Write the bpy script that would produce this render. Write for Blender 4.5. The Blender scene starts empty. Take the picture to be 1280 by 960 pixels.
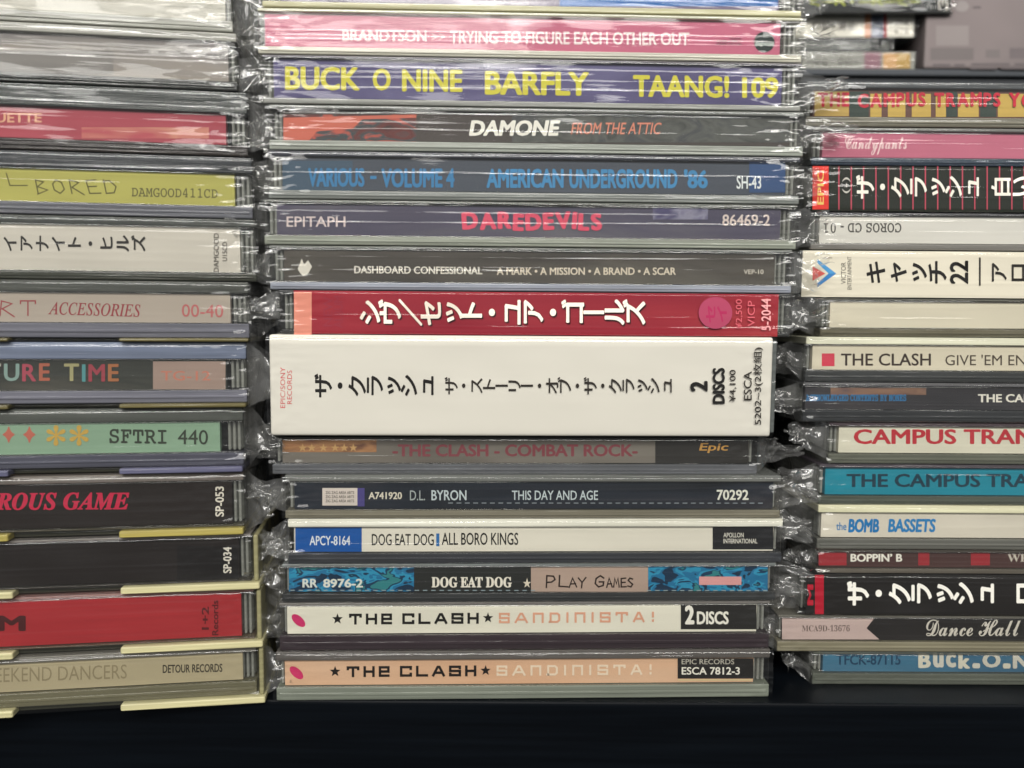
import bpy, bmesh, math, random
from mathutils import Vector, Matrix, noise

# ------------------------------------------------------------------ camera, light, exposure
SC = bpy.context.scene
COL = SC.collection
FPX = 1005.0                       # focal length in photo pixels (photo 1280 x 960)
PITCH = math.radians(-5.0)
ROLL = math.radians(-0.4)
DIST = 0.187


def cam_rot():
    base = Matrix.Rotation(math.radians(90) + PITCH, 3, 'X')
    return base @ Matrix.Rotation(-ROLL, 3, 'Z')


RC = cam_rot()


def raydir(px, py):
    return RC @ Vector(((px - 640) / FPX, (480 - py) / FPX, -1.0))


# camera height so that the middle pile stands on the shelf (z = 0) where its front face is y = 0
_r = raydir(650, 874)
CAM = Vector((0, -DIST, -_r.z / _r.y * DIST))
cd_ = bpy.data.cameras.new('camera')
cam = bpy.data.objects.new('camera', cd_)
COL.objects.link(cam)
cam.matrix_world = Matrix.Translation(CAM) @ RC.to_4x4()
cd_.sensor_width = 36
cd_.lens = 36 * FPX / 1280
cd_.clip_start = 0.005
cd_.clip_end = 60
cd_.dof.use_dof = True
cd_.dof.focus_distance = 0.190
cd_.dof.aperture_fstop = 14
SC.camera = cam

w = bpy.data.worlds.new('World')
SC.world = w
w.use_nodes = True
w.node_tree.nodes['Background'].inputs[0].default_value = (0.95, 0.97, 1.0, 1)
# a shop interior: pale walls and ceiling above, dark floor below
wt = w.node_tree
w_tc = wt.nodes.new('ShaderNodeTexCoord')
w_sep = wt.nodes.new('ShaderNodeSeparateXYZ')
w_map = wt.nodes.new('ShaderNodeMapRange')
w_map.inputs['From Min'].default_value = -0.32
w_map.inputs['From Max'].default_value = 0.10
w_map.inputs['To Min'].default_value = 0.06
w_map.inputs['To Max'].default_value = 0.33
wt.links.new(w_tc.outputs['Generated'], w_sep.inputs[0])
wt.links.new(w_sep.outputs['Z'], w_map.inputs['Value'])
wt.links.new(w_map.outputs[0], wt.nodes['Background'].inputs[1])


def lamp(name, loc, size, power, col=(1, 0.975, 0.93), aim=(0, 0, 0.08)):
    l = bpy.data.lights.new(name, 'AREA')
    l.shape = 'RECTANGLE'
    l.size, l.size_y = size
    l.energy = power
    l.color = col
    o = bpy.data.objects.new(name, l)
    COL.objects.link(o)
    o.location = loc
    o.rotation_euler = (Vector(aim) - Vector(loc)).to_track_quat('-Z', 'Y').to_euler()
    return o


# rows of ceiling tubes in front of and above the shelf
lamp('ceiling_lamp', (-0.30, -0.65, 1.15), (1.2, 0.18), 5.5)
lamp('ceiling_lamp', (0.10, -1.35, 1.15), (1.6, 0.2), 28)
lamp('ceiling_lamp', (-0.85, -3.1, 1.6), (2.4, 0.9), 44)
lamp('ceiling_lamp', (0.9, -2.6, 1.5), (1.8, 0.5), 28)

SC.view_settings.view_transform = 'Standard'
SC.view_settings.look = 'None'
SC.view_settings.exposure = -0.07
SC.view_settings.gamma = 1.0
SC.view_settings.use_curve_mapping = False
SC.cycles.use_denoising = True
SC.cycles.max_bounces = 10
SC.cycles.transparent_max_bounces = 40
SC.cycles.caustics_reflective = False
SC.cycles.caustics_refractive = False
SC.cycles.sample_clamp_indirect = 4


# ------------------------------------------------------------------ materials
def lin(h):
    if isinstance(h, (tuple, list)):
        r = [x / 255 for x in h[:3]]
    else:
        h = h.lstrip('#')
        r = [int(h[i:i + 2], 16) / 255 for i in (0, 2, 4)]
    return tuple((x / 12.92 if x <= 0.04045 else ((x + 0.055) / 1.055) ** 2.4) for x in r) + (1,)


_mc = {}


def newmat(name):
    m = bpy.data.materials.new(name)
    m.use_nodes = True
    nt = m.node_tree
    nt.nodes.clear()
    out = nt.nodes.new('ShaderNodeOutputMaterial')
    return m, nt, out


def N(nt, t, **k):
    n = nt.nodes.new(t)
    for a, b in k.items():
        setattr(n, a, b)
    return n


def coords(nt, scale, kind='Object'):
    tc = N(nt, 'ShaderNodeTexCoord')
    mp = N(nt, 'ShaderNodeMapping')
    mp.inputs['Scale'].default_value = scale
    nt.links.new(tc.outputs[kind], mp.inputs['Vector'])
    return mp.outputs['Vector']


def noise_tex(nt, vec, scale=1.0, detail=3, rough=0.55, dist=0.0):
    n = N(nt, 'ShaderNodeTexNoise')
    n.inputs['Scale'].default_value = scale
    n.inputs['Detail'].default_value = detail
    n.inputs['Roughness'].default_value = rough
    n.inputs['Distortion'].default_value = dist
    nt.links.new(vec, n.inputs['Vector'])
    return n.outputs['Fac']


def paper(h, rough=0.5, vary=0.10):
    """printed card: flat ink with faint uneven ink density and fibre bump"""
    key = ('p', str(h), rough, vary)
    if key in _mc:
        return _mc[key]
    m, nt, out = newmat('printed_card')
    b = N(nt, 'ShaderNodeBsdfPrincipled')
    c = lin(h)
    f = noise_tex(nt, coords(nt, (45, 45, 160)), 1, 4)
    mx = N(nt, 'ShaderNodeMix', data_type='RGBA')
    nt.links.new(f, mx.inputs['Factor'])
    mx.inputs['A'].default_value = tuple(x * (1 - vary) for x in c[:3]) + (1,)
    mx.inputs['B'].default_value = tuple(min(1, x * (1 + vary)) for x in c[:3]) + (1,)
    nt.links.new(mx.outputs['Result'], b.inputs['Base Color'])
    b.inputs['Roughness'].default_value = rough
    b.inputs['Specular IOR Level'].default_value = 0.16
    nt.links.new(b.outputs[0], out.inputs[0])
    _mc[key] = m
    return m


def ink(h):
    key = ('i', str(h))
    if key not in _mc:
        m, nt, out = newmat('printing_ink')
        b = N(nt, 'ShaderNodeBsdfPrincipled')
        b.inputs['Base Color'].default_value = lin(h)
        b.inputs['Roughness'].default_value = 0.45
        b.inputs['Specular IOR Level'].default_value = 0.16
        nt.links.new(b.outputs[0], out.inputs[0])
        _mc[key] = m
    return _mc[key]


def art(name, stops, scale, detail=3, dist=0.6, const=False, off=0.0):
    """printed picture: noise through a colour ramp"""
    key = ('a', name)
    if key in _mc:
        return _mc[key]
    m, nt, out = newmat(name)
    b = N(nt, 'ShaderNodeBsdfPrincipled')
    tc = N(nt, 'ShaderNodeTexCoord')
    mp = N(nt, 'ShaderNodeMapping')
    mp.inputs['Scale'].default_value = scale
    mp.inputs['Location'].default_value = (off, off * 0.7, off * 0.3)
    nt.links.new(tc.outputs['Object'], mp.inputs['Vector'])
    f = noise_tex(nt, mp.outputs[0], 1, detail, 0.55, dist)
    r = N(nt, 'ShaderNodeValToRGB')
    cr = r.color_ramp
    cr.interpolation = 'CONSTANT' if const else 'LINEAR'
    while len(cr.elements) < len(stops):
        cr.elements.new(0.5)
    for e, (p, c) in zip(cr.elements, stops):
        e.position = p
        e.color = lin(c)
    nt.links.new(f, r.inputs[0])
    nt.links.new(r.outputs[0], b.inputs['Base Color'])
    b.inputs['Roughness'].default_value = 0.45
    b.inputs['Specular IOR Level'].default_value = 0.16
    nt.links.new(b.outputs[0], out.inputs[0])
    _mc[key] = m
    return m


def acrylic(h, alpha=0.72, rough=0.14):
    """moulded polystyrene of the case plates: tinted, partly see-through, glossy with long moulding ripples"""
    key = ('ac', str(h), alpha, rough)
    if key in _mc:
        return _mc[key]
    m, nt, out = newmat('case_plastic')
    b = N(nt, 'ShaderNodeBsdfPrincipled')
    v = coords(nt, (16, 16, 900))
    f = noise_tex(nt, v, 1, 4, 0.6)
    c = lin(h)
    mx = N(nt, 'ShaderNodeMix', data_type='RGBA')
    nt.links.new(f, mx.inputs['Factor'])
    mx.inputs['A'].default_value = tuple(x * 0.45 for x in c[:3]) + (1,)  # tint streaks: moulding striation, also painted in for cloudy reflections inside the plastic
    mx.inputs['B'].default_value = tuple(min(1, x * 1.45) for x in c[:3]) + (1,)
    nt.links.new(mx.outputs['Result'], b.inputs['Base Color'])
    b.inputs['Roughness'].default_value = rough
    b.inputs['IOR'].default_value = 1.58
    b.inputs['Alpha'].default_value = alpha
    bp = N(nt, 'ShaderNodeBump')
    bp.inputs['Strength'].default_value = 0.5
    bp.inputs['Distance'].default_value = 0.0004
    nt.links.new(f, bp.inputs['Height'])
    nt.links.new(bp.outputs[0], b.inputs['Normal'])
    nt.links.new(b.outputs[0], out.inputs[0])
    _mc[key] = m
    return m


def clear(name, gloss=1.0, rough=0.06, haze=0.02, bump=0.5, scale=(30, 30, 500), tint=0.97, dist=0.0003, top=0.26):
    """thin clear sheet: see-through with a Fresnel reflection and a little surface haze"""
    key = ('cl', name)
    if key in _mc:
        return _mc[key]
    m, nt, out = newmat(name)
    tr = N(nt, 'ShaderNodeBsdfTransparent')
    tr.inputs[0].default_value = (tint, tint, tint * 0.99, 1)
    gl = N(nt, 'ShaderNodeBsdfGlossy')
    gl.inputs['Roughness'].default_value = rough
    df = N(nt, 'ShaderNodeBsdfDiffuse')
    df.inputs[0].default_value = (0.8, 0.8, 0.78, 1)
    fr = N(nt, 'ShaderNodeFresnel')
    fr.inputs['IOR'].default_value = 1.5
    mu = N(nt, 'ShaderNodeMath', operation='MULTIPLY', use_clamp=True)
    mu.inputs[1].default_value = gloss
    nt.links.new(fr.outputs[0], mu.inputs[0])
    cap = N(nt, 'ShaderNodeMath', operation='MINIMUM')
    cap.inputs[1].default_value = top
    nt.links.new(mu.outputs[0], cap.inputs[0])
    bp = N(nt, 'ShaderNodeBump')
    bp.inputs['Strength'].default_value = bump
    bp.inputs['Distance'].default_value = dist
    f = noise_tex(nt, coords(nt, scale), 1, 3, 0.5, 0.3)
    nt.links.new(f, bp.inputs['Height'])
    nt.links.new(bp.outputs[0], gl.inputs['Normal'])
    nt.links.new(bp.outputs[0], fr.inputs['Normal'])
    m1 = N(nt, 'ShaderNodeMixShader')
    m1.inputs[0].default_value = haze
    nt.links.new(tr.outputs[0], m1.inputs[1])
    nt.links.new(df.outputs[0], m1.inputs[2])
    m2 = N(nt, 'ShaderNodeMixShader')
    nt.links.new(cap.outputs[0], m2.inputs[0])
    nt.links.new(m1.outputs[0], m2.inputs[1])
    nt.links.new(gl.outputs[0], m2.inputs[2])
    nt.links.new(m2.outputs[0], out.inputs[0])
    _mc[key] = m
    return m


def COVER(): return clear('clear_case_window', 0.7, 0.05, 0.003, 0.3, (18, 18, 350), 0.995)
def FILM(): return clear('shrink_film', 1.1, 0.07, 0.006, 0.15, (40, 40, 420), 0.99, 0.0003)
def CRUMPLE(): return clear('crumpled_film', 1.6, 0.085, 0.06, 0.1, (60, 60, 60), 0.98, 0.0005, 0.42)


# ------------------------------------------------------------------ pile frames: photo pixel -> point on the pile's front plane
class Pile:
    def __init__(s, depth, yaw, px, refx):
        s.yaw = math.radians(yaw)
        s.u = Vector((math.cos(s.yaw), math.sin(s.yaw), 0))
        s.n = Vector((-math.sin(s.yaw), math.cos(s.yaw), 0))
        d = raydir(px, 480)
        t = (depth - CAM.y) / d.y
        s.o = Vector((CAM.x + d.x * t, depth, 0))
        s.refx = refx

    def uz(s, d, px, py):
        r = raydir(px, py)
        o = s.o + s.n * d
        t = (o - CAM).dot(s.n) / r.dot(s.n)
        p = CAM + r * t
        return (p - o).dot(s.u), p.z


# ------------------------------------------------------------------ object helpers
def thing(name, label, cat, loc, rz=0.0, group=None):
    o = bpy.data.objects.new(name, None)
    o.empty_display_size = 0.01
    COL.objects.link(o)
    o.location = loc
    o.rotation_euler = (0, 0, rz)
    o['label'] = label
    o['category'] = cat
    if group:
        o['group'] = group
    return o


def link(name, me, parent=None):
    o = bpy.data.objects.new(name, me)
    COL.objects.link(o)
    if parent:
        o.parent = parent
    return o


def boxmesh(boxes, mats, bev=0.0003, seg=2):
    """boxes: (x0,x1,y0,y1,z0,z1,mat index)"""
    bm = bmesh.new()
    for (x0, x1, y0, y1, z0, z1, mi) in boxes:
        g = bmesh.ops.create_cube(bm, size=1)
        vs = g['verts']
        for v in vs:
            v.co = Vector(((x0 + x1) / 2 + v.co.x * (x1 - x0), (y0 + y1) / 2 + v.co.y * (y1 - y0), (z0 + z1) / 2 + v.co.z * (z1 - z0)))
        fs = set(f for v in vs for f in v.link_faces)
        for f in fs:
            f.material_index = mi
        b = min(bev, 0.45 * min(x1 - x0, y1 - y0, z1 - z0))
        if b > 1e-5:
            es = list(set(e for v in vs for e in v.link_edges))
            r = bmesh.ops.bevel(bm, geom=es, offset=b, segments=seg, profile=0.6, affect='EDGES')
            for f in r['faces']:
                f.material_index = mi
    me = bpy.data.meshes.new('box')
    bm.to_mesh(me)
    bm.free()
    for m in mats:
        me.materials.append(m)
    return me


_gc, _cp, _keep = {}, {}, []      # glyph cache; heavy weights are overprinted copies, each a hair above the last


def glyphs(body, bold=0.0, shear=0.0, space=1.0):
    key = (body, bold, shear, space)
    if key in _gc:
        return _gc[key]
    c = bpy.data.curves.new('t', 'FONT')
    c.body = body
    c.size = 1
    c.fill_mode = 'FRONT'
    c.resolution_u = 3
    c.shear = shear
    c.space_character = space
    o = bpy.data.objects.new('t', c)
    COL.objects.link(o)
    dg = bpy.context.evaluated_depsgraph_get()
    dg.update()
    ev = o.evaluated_get(dg)
    me = ev.to_mesh()
    vs = [(v.co.x, v.co.y) for v in me.vertices]
    fs = [tuple(p.vertices) for p in me.polygons]
    ev.to_mesh_clear()
    bpy.data.objects.remove(o)
    bpy.data.curves.remove(c)
    if bold:
        base, n = vs, len(vs)
        vs, f2 = [], []
        b = bold * 0.9
        for k, (dx, dy) in enumerate(((-b, 0), (b, 0), (0, -b * .7), (0, b * .7), (-b * .7, -b * .5), (b * .7, b * .5), (-b * .7, b * .5), (b * .7, -b * .5))[:4 if bold < .025 else 8]):
            vs += [(x + dx, y + dy) for x, y in base]
            f2 += [tuple(i + k * n for i in f) for f in fs]
        fs = f2
        _cp[id(fs)] = n
        _keep.append(fs)
    _gc[key] = (vs, fs)
    return _gc[key]


# stroke alphabet for drawn lettering (unit box, y up)
ST = {
    'T': [[(0, .82), (0, 1), (1, 1), (1, .82)], [(.5, .98), (.5, 0)]],
    'H': [[(0, 0), (0, 1)], [(1, 0), (1, 1)], [(0.04, .5), (.96, .5)]],
    'e': [[(0.04, .5), (1, .5), (1, 1), (0, 1), (0, 0), (1, 0)]],
    'C': [[(1, .8), (1, 1), (0, 1), (0, 0), (1, 0), (1, .2)]],
    'L': [[(0, 1), (0, 0), (1, 0)]],
    'A': [[(0, 0), (.42, 1), (.58, 1), (1, 0)], [(.22, .3), (.78, .3)]],
    'S': [[(1, .85), (1, 1), (0, 1), (0, .5), (1, .5), (1, 0), (0, 0), (0, .15)]],
    'n': [[(0, 0), (0, 1), (1, 1), (1, 0)]],
    'D': [[(.1, 0), (.1, 1), (.8, 1), (1, .8), (1, .2), (.8, 0), (0, 0)]],
    'I': [[(.5, 0), (.5, 1)]],
    '!': [[(.5, 1), (.5, .55)], [(.5, .1), (.5, .04)]],
    # brush capitals
    'p': [[(.1, -.05), (.15, 1), (.8, .95), (.95, .65), (.6, .42), (.15, .4)]],
    'l': [[(.15, 1), (.1, .05), (.95, 0)]],
    'a': [[(0, -.05), (.45, 1), (1, 0)], [(.2, .33), (.85, .36)]],
    'y': [[(0, 1), (.5, .5), (1, 1.05)], [(.5, .5), (.42, -.1)]],
    'g': [[(.95, .8), (.6, 1), (.15, .75), (.05, .3), (.4, 0), (.9, .12), (.95, .45), (.5, .45)]],
    'm': [[(0, 0), (.2, 1), (.5, .35), (.8, 1), (1, 0)]],
    'E': [[(.9, 1), (.1, .95), (.1, 0), (1, .02)], [(.12, .5), (.8, .52)]],
    's': [[(.9, .9), (.4, 1), (.1, .75), (.5, .52), (.92, .3), (.6, 0), (.05, .1)]],
    # pen capitals
    'B': [[(.1, 0), (.2, 1), (.8, .85), (.2, .5), (.95, .25), (.05, -.05)]],
    'U': [[(0, 1), (.1, .1), (.5, 0), (.85, .2), (1, 1.05)]],
    'R': [[(.05, 0), (.15, 1), (.85, .8), (.2, .45), (1, -.1)]],
    'd': [[(.15, 1), (.05, 0), (.7, .05), (1, .5), (.6, .95), (.1, .9)]],
    'O': [[(.5, 1), (.1, .7), (.1, .25), (.5, 0), (.92, .3), (.85, .8), (.45, 1)]],
}


class Print:
    """collects the faces of one printed spine: its card and everything printed on it, as one mesh.
    All positions are photo pixels, put on the pile's plane at depth d."""

    def __init__(s, pile, d, u0, zb, y0):
        s.pile, s.d, s.u0, s.zb, s.y0 = pile, d, u0, zb, y0
        s.v, s.f, s.mi, s.mats = [], [], [], []
        s.lay = 0

    def m(s, mat):
        if mat not in s.mats:
            s.mats.append(mat)
        return s.mats.index(mat)

    def loc(s, px, py, y):
        u, z = s.pile.uz(s.d, px, py)
        return (u - s.u0, y, z - s.zb)

    def faces(s, pts, fs, mat):
        s.lay += 1
        y = s.y0 - 0.00002 - 0.000004 * s.lay
        s.lay += 3 if id(fs) in _cp else 0
        b = len(s.v)
        mi = s.m(mat)
        n = _cp.get(id(fs), len(pts))
        s.v += [s.loc(x, yy, y - 0.0000015 * (i // n)) for i, (x, yy) in enumerate(pts)]
        for f in fs:
            s.f.append(tuple(b + i for i in f))
            s.mi.append(mi)

    def slab(s, x0, x1, z0, z1, th, mat):
        mi = s.m(mat)
        b = len(s.v)
        y0, y1 = s.y0, s.y0 + th
        s.v += [(x0, y0, z0), (x1, y0, z0), (x1, y0, z1), (x0, y0, z1), (x0, y1, z0), (x1, y1, z0), (x1, y1, z1), (x0, y1, z1)]
        for f in ((0, 1, 2, 3), (5, 4, 7, 6), (1, 5, 6, 2), (4, 0, 3, 7), (3, 2, 6, 7), (4, 5, 1, 0)):
            s.f.append(tuple(b + i for i in f))
            s.mi.append(mi)

    def rect(s, x0, y0, x1, y1, mat):
        s.faces([(x0, y1), (x1, y1), (x1, y0), (x0, y0)], [(0, 1, 2, 3)], mat)

    def poly(s, pts, mat):
        s.faces(pts, [tuple(range(len(pts)))], mat)

    def ellipse(s, cx, cy, rx, ry, mat, rot=0.0, n=28):
        a = math.radians(rot)
        pts = []
        for i in range(n):
            t = -2 * math.pi * i / n
            x, y = rx * math.cos(t), ry * math.sin(t)
            pts.append((cx + x * math.cos(a) - y * math.sin(a), cy + x * math.sin(a) + y * math.cos(a)))
        s.poly(pts, mat)

    def text(s, body, x0, y0, x1, y1, col, rot=0, bold=0.0, shear=0.0, tilt=0.0, space=1.0):
        vs, fs = glyphs(body, bold, shear, space)
        if rot == 90:
            vs = [(-y, x) for x, y in vs]
        elif rot == 180:
            vs = [(-x, -y) for x, y in vs]
        elif rot == -90:
            vs = [(y, -x) for x, y in vs]
        a0, a1 = min(v[0] for v in vs), max(v[0] for v in vs)
        b0, b1 = min(v[1] for v in vs), max(v[1] for v in vs)
        pts = []
        for x, y in vs:
            X = x0 + (x - a0) / (a1 - a0) * (x1 - x0)
            Y = y1 + (y - b0) / max(1e-6, b1 - b0) * (y0 - y1) + tilt * (X - x0)
            pts.append((X, Y))
        s.faces(pts, fs, ink(col) if isinstance(col, (str, tuple)) else col)

    def jp(s, chars, x0, x1, yc, size, col, bold=0.02, fill=1.0):
        """vertical Japanese setting lying on its side: each character's top points left"""
        n = len(chars)
        p = (x1 - x0) / n
        mat = ink(col)
        for i, ch in enumerate(chars):
            if ch == ' ':
                continue
            vs, fs = glyphs(ch, bold)
            cx = x0 + (i + .5) * p
            e = p * fill
            pts = []
            for x, y in vs:
                gx, gy = x - .5, y - .38
                if ch in 'ー':
                    X, Y = gx, gy
                else:
                    X, Y = -gy, gx
                pts.append((cx + X * e, yc - Y * size))
            s.faces(pts, fs, mat)

    def letters(s, body, x0, y0, x1, y1, cols, bold=0.03, jit=0.0, rot=0.0, shear=0.0, seed=1, gap=0.06):
        """letter by letter, each with its own colour or tilt"""
        rnd = random.Random(seed)
        ws = []
        for ch in body:
            if ch == ' ':
                ws.append(0.35)
                continue
            vs, _ = glyphs(ch, bold, shear)
            ws.append(max(v[0] for v in vs) - min(v[0] for v in vs))
        tot = sum(ws) + gap * (len(body) - 1)
        k = (x1 - x0) / tot
        x = x0
        j = 0
        for ch, wd in zip(body, ws):
            if ch != ' ':
                vs, fs = glyphs(ch, bold, shear)
                a0, b0, b1 = min(v[0] for v in vs), min(v[1] for v in vs), max(v[1] for v in vs)
                bh = max(b1 - b0, 0.5)
                c = cols[j % len(cols)]
                j += 1
                dy = rnd.uniform(-jit, jit) * (y1 - y0)
                an = rnd.uniform(-rot, rot)
                ca, sa = math.cos(an), math.sin(an)
                hw, hh = wd * k / 2, (y1 - y0) / 2
                pts = []
                for vx, vy in vs:
                    X = (vx - a0) * k - hw
                    Y = -((vy - b0) / bh * (y1 - y0)) + hh
                    pts.append((x + hw + X * ca - Y * sa, (y0 + y1) / 2 + dy + X * sa + Y * ca))
                s.faces(pts, fs, ink(c))
            x += (wd + gap) * k

    def stroke(s, pl, width, mat):
        """one pen stroke (pixels) as a mitred strip"""
        n = len(pl)
        pts = []
        for i in range(n):
            p = Vector(pl[i])
            d0 = (p - Vector(pl[i - 1])).normalized() if i else None
            d1 = (Vector(pl[i + 1]) - p).normalized() if i < n - 1 else None
            d0 = d0 or d1
            d1 = d1 or d0
            t = (d0 + d1)
            t = t.normalized() if t.length > 1e-3 else d0
            nn = Vector((-t.y, t.x))
            c = max(0.5, nn.dot(Vector((-d0.y, d0.x))))
            h = nn * (width / 2 / c)
            e = Vector((0, 0))
            if i == 0:
                e = -d1 * width * 0.5
            if i == n - 1:
                e = d0 * width * 0.5
            pts += [tuple(p + h + e), tuple(p - h + e)]
        s.faces(pts, [(2 * i, 2 * i + 1, 2 * i + 3, 2 * i + 2) for i in range(n - 1)], mat)

    def strokes(s, body, boxes, width, col, slant=0.0):
        mat = ink(col)
        for ch, (x0, y0, x1, y1) in zip(body, boxes):
            for pl in ST[ch]:
                s.stroke([(x0 + x * (x1 - x0) + slant * y * (y1 - y0), y1 + y * (y0 - y1)) for x, y in pl], width, mat)

    def drawn(s, body, x0, y0, x1, y1, width, col, frac=0.74, slant=0.0, wmap=None):
        wmap = wmap or {}
        ws = [wmap.get(c, 1.0) for c in body]
        k = (x1 - x0) / sum(ws)
        x = x0
        bs, chs = [], []
        for c, wd in zip(body, ws):
            if c != ' ':
                bs.append((x, y0, x + wd * k * frac, y1))
                chs.append(c)
            x += wd * k
        s.strokes(chs, bs, width, col, slant)

    def build(s, name, parent):
        me = bpy.data.meshes.new(name)
        me.from_pydata(s.v, [], s.f)
        for m in s.mats:
            me.materials.append(m)
        for p, mi in zip(me.polygons, s.mi):
            p.material_index = mi
        return link(name, me, parent)


# ------------------------------------------------------------------ shrink wrap
def film_sheet(L, h, seed, amp=1.0, y=-0.0007, fold=True):
    """the sheet drawn over the spine: long tension ridges, puckers towards both ends"""
    rnd = random.Random(seed)
    nu, nz = 120, 50
    ridges = []
    for i in range(rnd.randint(1, 3)):
        ridges.append((rnd.uniform(0.08, 0.95), rnd.uniform(-.05, .05), rnd.uniform(0.02, 0.05), rnd.uniform(0.00003, 0.00012), rnd.uniform(0, 50)))
    ridges.append((rnd.uniform(0.40, 0.56), rnd.uniform(-.02, .02), 0.022, 0.00015, 7.7 + seed))    # the seam
    if rnd.random() < .7:
        ridges.append((rnd.uniform(.72, .92), rnd.uniform(-.04, .04), rnd.uniform(.02, .03), rnd.uniform(.0001, .0002), 3.3 + seed))
    if rnd.random() < .6:
        ridges.append((0.95, 0.0, 0.03, 0.00012, 5.3 + seed))
    vs, fs = [], []
    for i in range(nu + 1):
        t = i / nu
        x = -0.0006 + t * (L + 0.0012)
        e = min(t, 1 - t) * L
        end = math.exp(-e / 0.006)
        for j in range(nz + 1):
            q = j / nz
            z = q * h
            d = 0.0
            for (zc, sl, wd, a, ph) in ridges:
                c = zc + sl * (t - .5) + 0.02 * noise.noise((t * 4 + ph, ph, 0))
                k = abs(q - c) / wd
                if k < 1:
                    d += a * (1 - k) * (0.35 + 1.1 * max(0, noise.noise((t * 3.5 + ph, 2.1, ph)) + .3))
            p = noise.noise((x * 90 + seed, z * 420, seed * 1.7)) * 0.00004
            p += noise.noise((x * 300, z * 240 + seed, seed)) * 0.00002
            p += noise.noise((x * 75 + seed * 2.3 + z * 30, z * 90, seed)) * 0.00042
            p += end * (noise.noise((x * 700 + seed, z * 520, 4.4)) * 0.0007 + noise.noise((x * 300 + seed, z * 900, 9.1)) * 0.0004)
            edge = min(q, 1 - q)
            rnded = 0.0007 * max(0, 1 - edge / 0.07) ** 2
            vs.append((x, y - amp * (d + p) + rnded, z))
    for i in range(nu):
        for j in range(nz):
            a = i * (nz + 1) + j
            b = a + nz + 1
            fs.append((a, b, b + 1, a + 1))
    me = bpy.data.meshes.new('shrink_wrap')
    me.from_pydata(vs, [], fs)
    me.polygons.foreach_set('use_smooth', [True] * len(fs))
    me.materials.append(FILM())
    return me


def film_end(L, h, side, seed, reach=0.0085, ears=2):
    """the gathered end of the wrap: sheet over the end face plus crumpled ears sticking out"""
    rnd = random.Random(seed * 7 + (1 if side > 0 else 2))
    vs, fs = [], []

    def grid(fn, a, b):
        base = len(vs)
        for i in range(a + 1):
            for j in range(b + 1):
                vs.append(fn(i / a, j / b))
        for i in range(a):
            for j in range(b):
                k = base + i * (b + 1) + j
                fs.append((k, k + b + 1, k + b + 2, k + 1))

    u0 = L if side > 0 else 0.0
    sd = seed * 3.17

    def face(s, t):
        yy = -0.0004 + s * 0.05
        zz = t * h
        o = 0.0008 + 0.0009 * (1.0 - 2.6 * abs(noise.noise((yy * 110, zz * 90, sd))) + .25 * noise.noise((yy * 300, zz * 200, sd + 5)))
        return (u0 + side * (o * min(1, s * 8) + 0.0003), yy, zz)
    grid(face, 22, 12)
    for e in range(ears):
        r = reach * rnd.uniform(0.55, 1.15)
        zt = rnd.uniform(0.15, 0.95) * h
        z0, z1 = rnd.choice([(0, 1), (0, 0.6), (0.35, 1), (0.1, 0.9)])
        back = rnd.uniform(0.000, 0.010)
        yf = rnd.uniform(-0.0015, 0.006)
        ph = rnd.uniform(0, 100)
        pw = rnd.uniform(0.6, 1.3)

        def ear(s, t):
            zz = (z0 + (z1 - z0) * t) * h
            zz = zz + (zt - zz) * s * 0.62
            uu = r * s
            n1 = 1 - 3.2 * abs(noise.noise((s * 1.9 + t * 0.9 + ph, t * 1.5 - s * .6, ph)))
            n2 = noise.noise((s * 5 + ph, t * 3.5, ph + 3))
            yy = back * (1 - s) + yf * s + (n1 * 0.0019 + n2 * 0.00028) * (s ** pw)
            uu += (noise.noise((s * 3, t * 4, ph + 9)) * 0.0016 + n2 * 0.0003) * s
            zz += (noise.noise((t * 6, s * 5, ph + 19)) * 0.0012) * s
            return (u0 + side * (uu + 0.0003), yy + 0.0006, zz)
        grid(ear, 20, 22)
    me = bpy.data.meshes.new('end_fold')
    me.from_pydata(vs, [], fs)
    me.polygons.foreach_set('use_smooth', [True] * len(fs))
    me.materials.append(CRUMPLE())
    return me


# ------------------------------------------------------------------ one CD case
_seed = [10]


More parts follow.
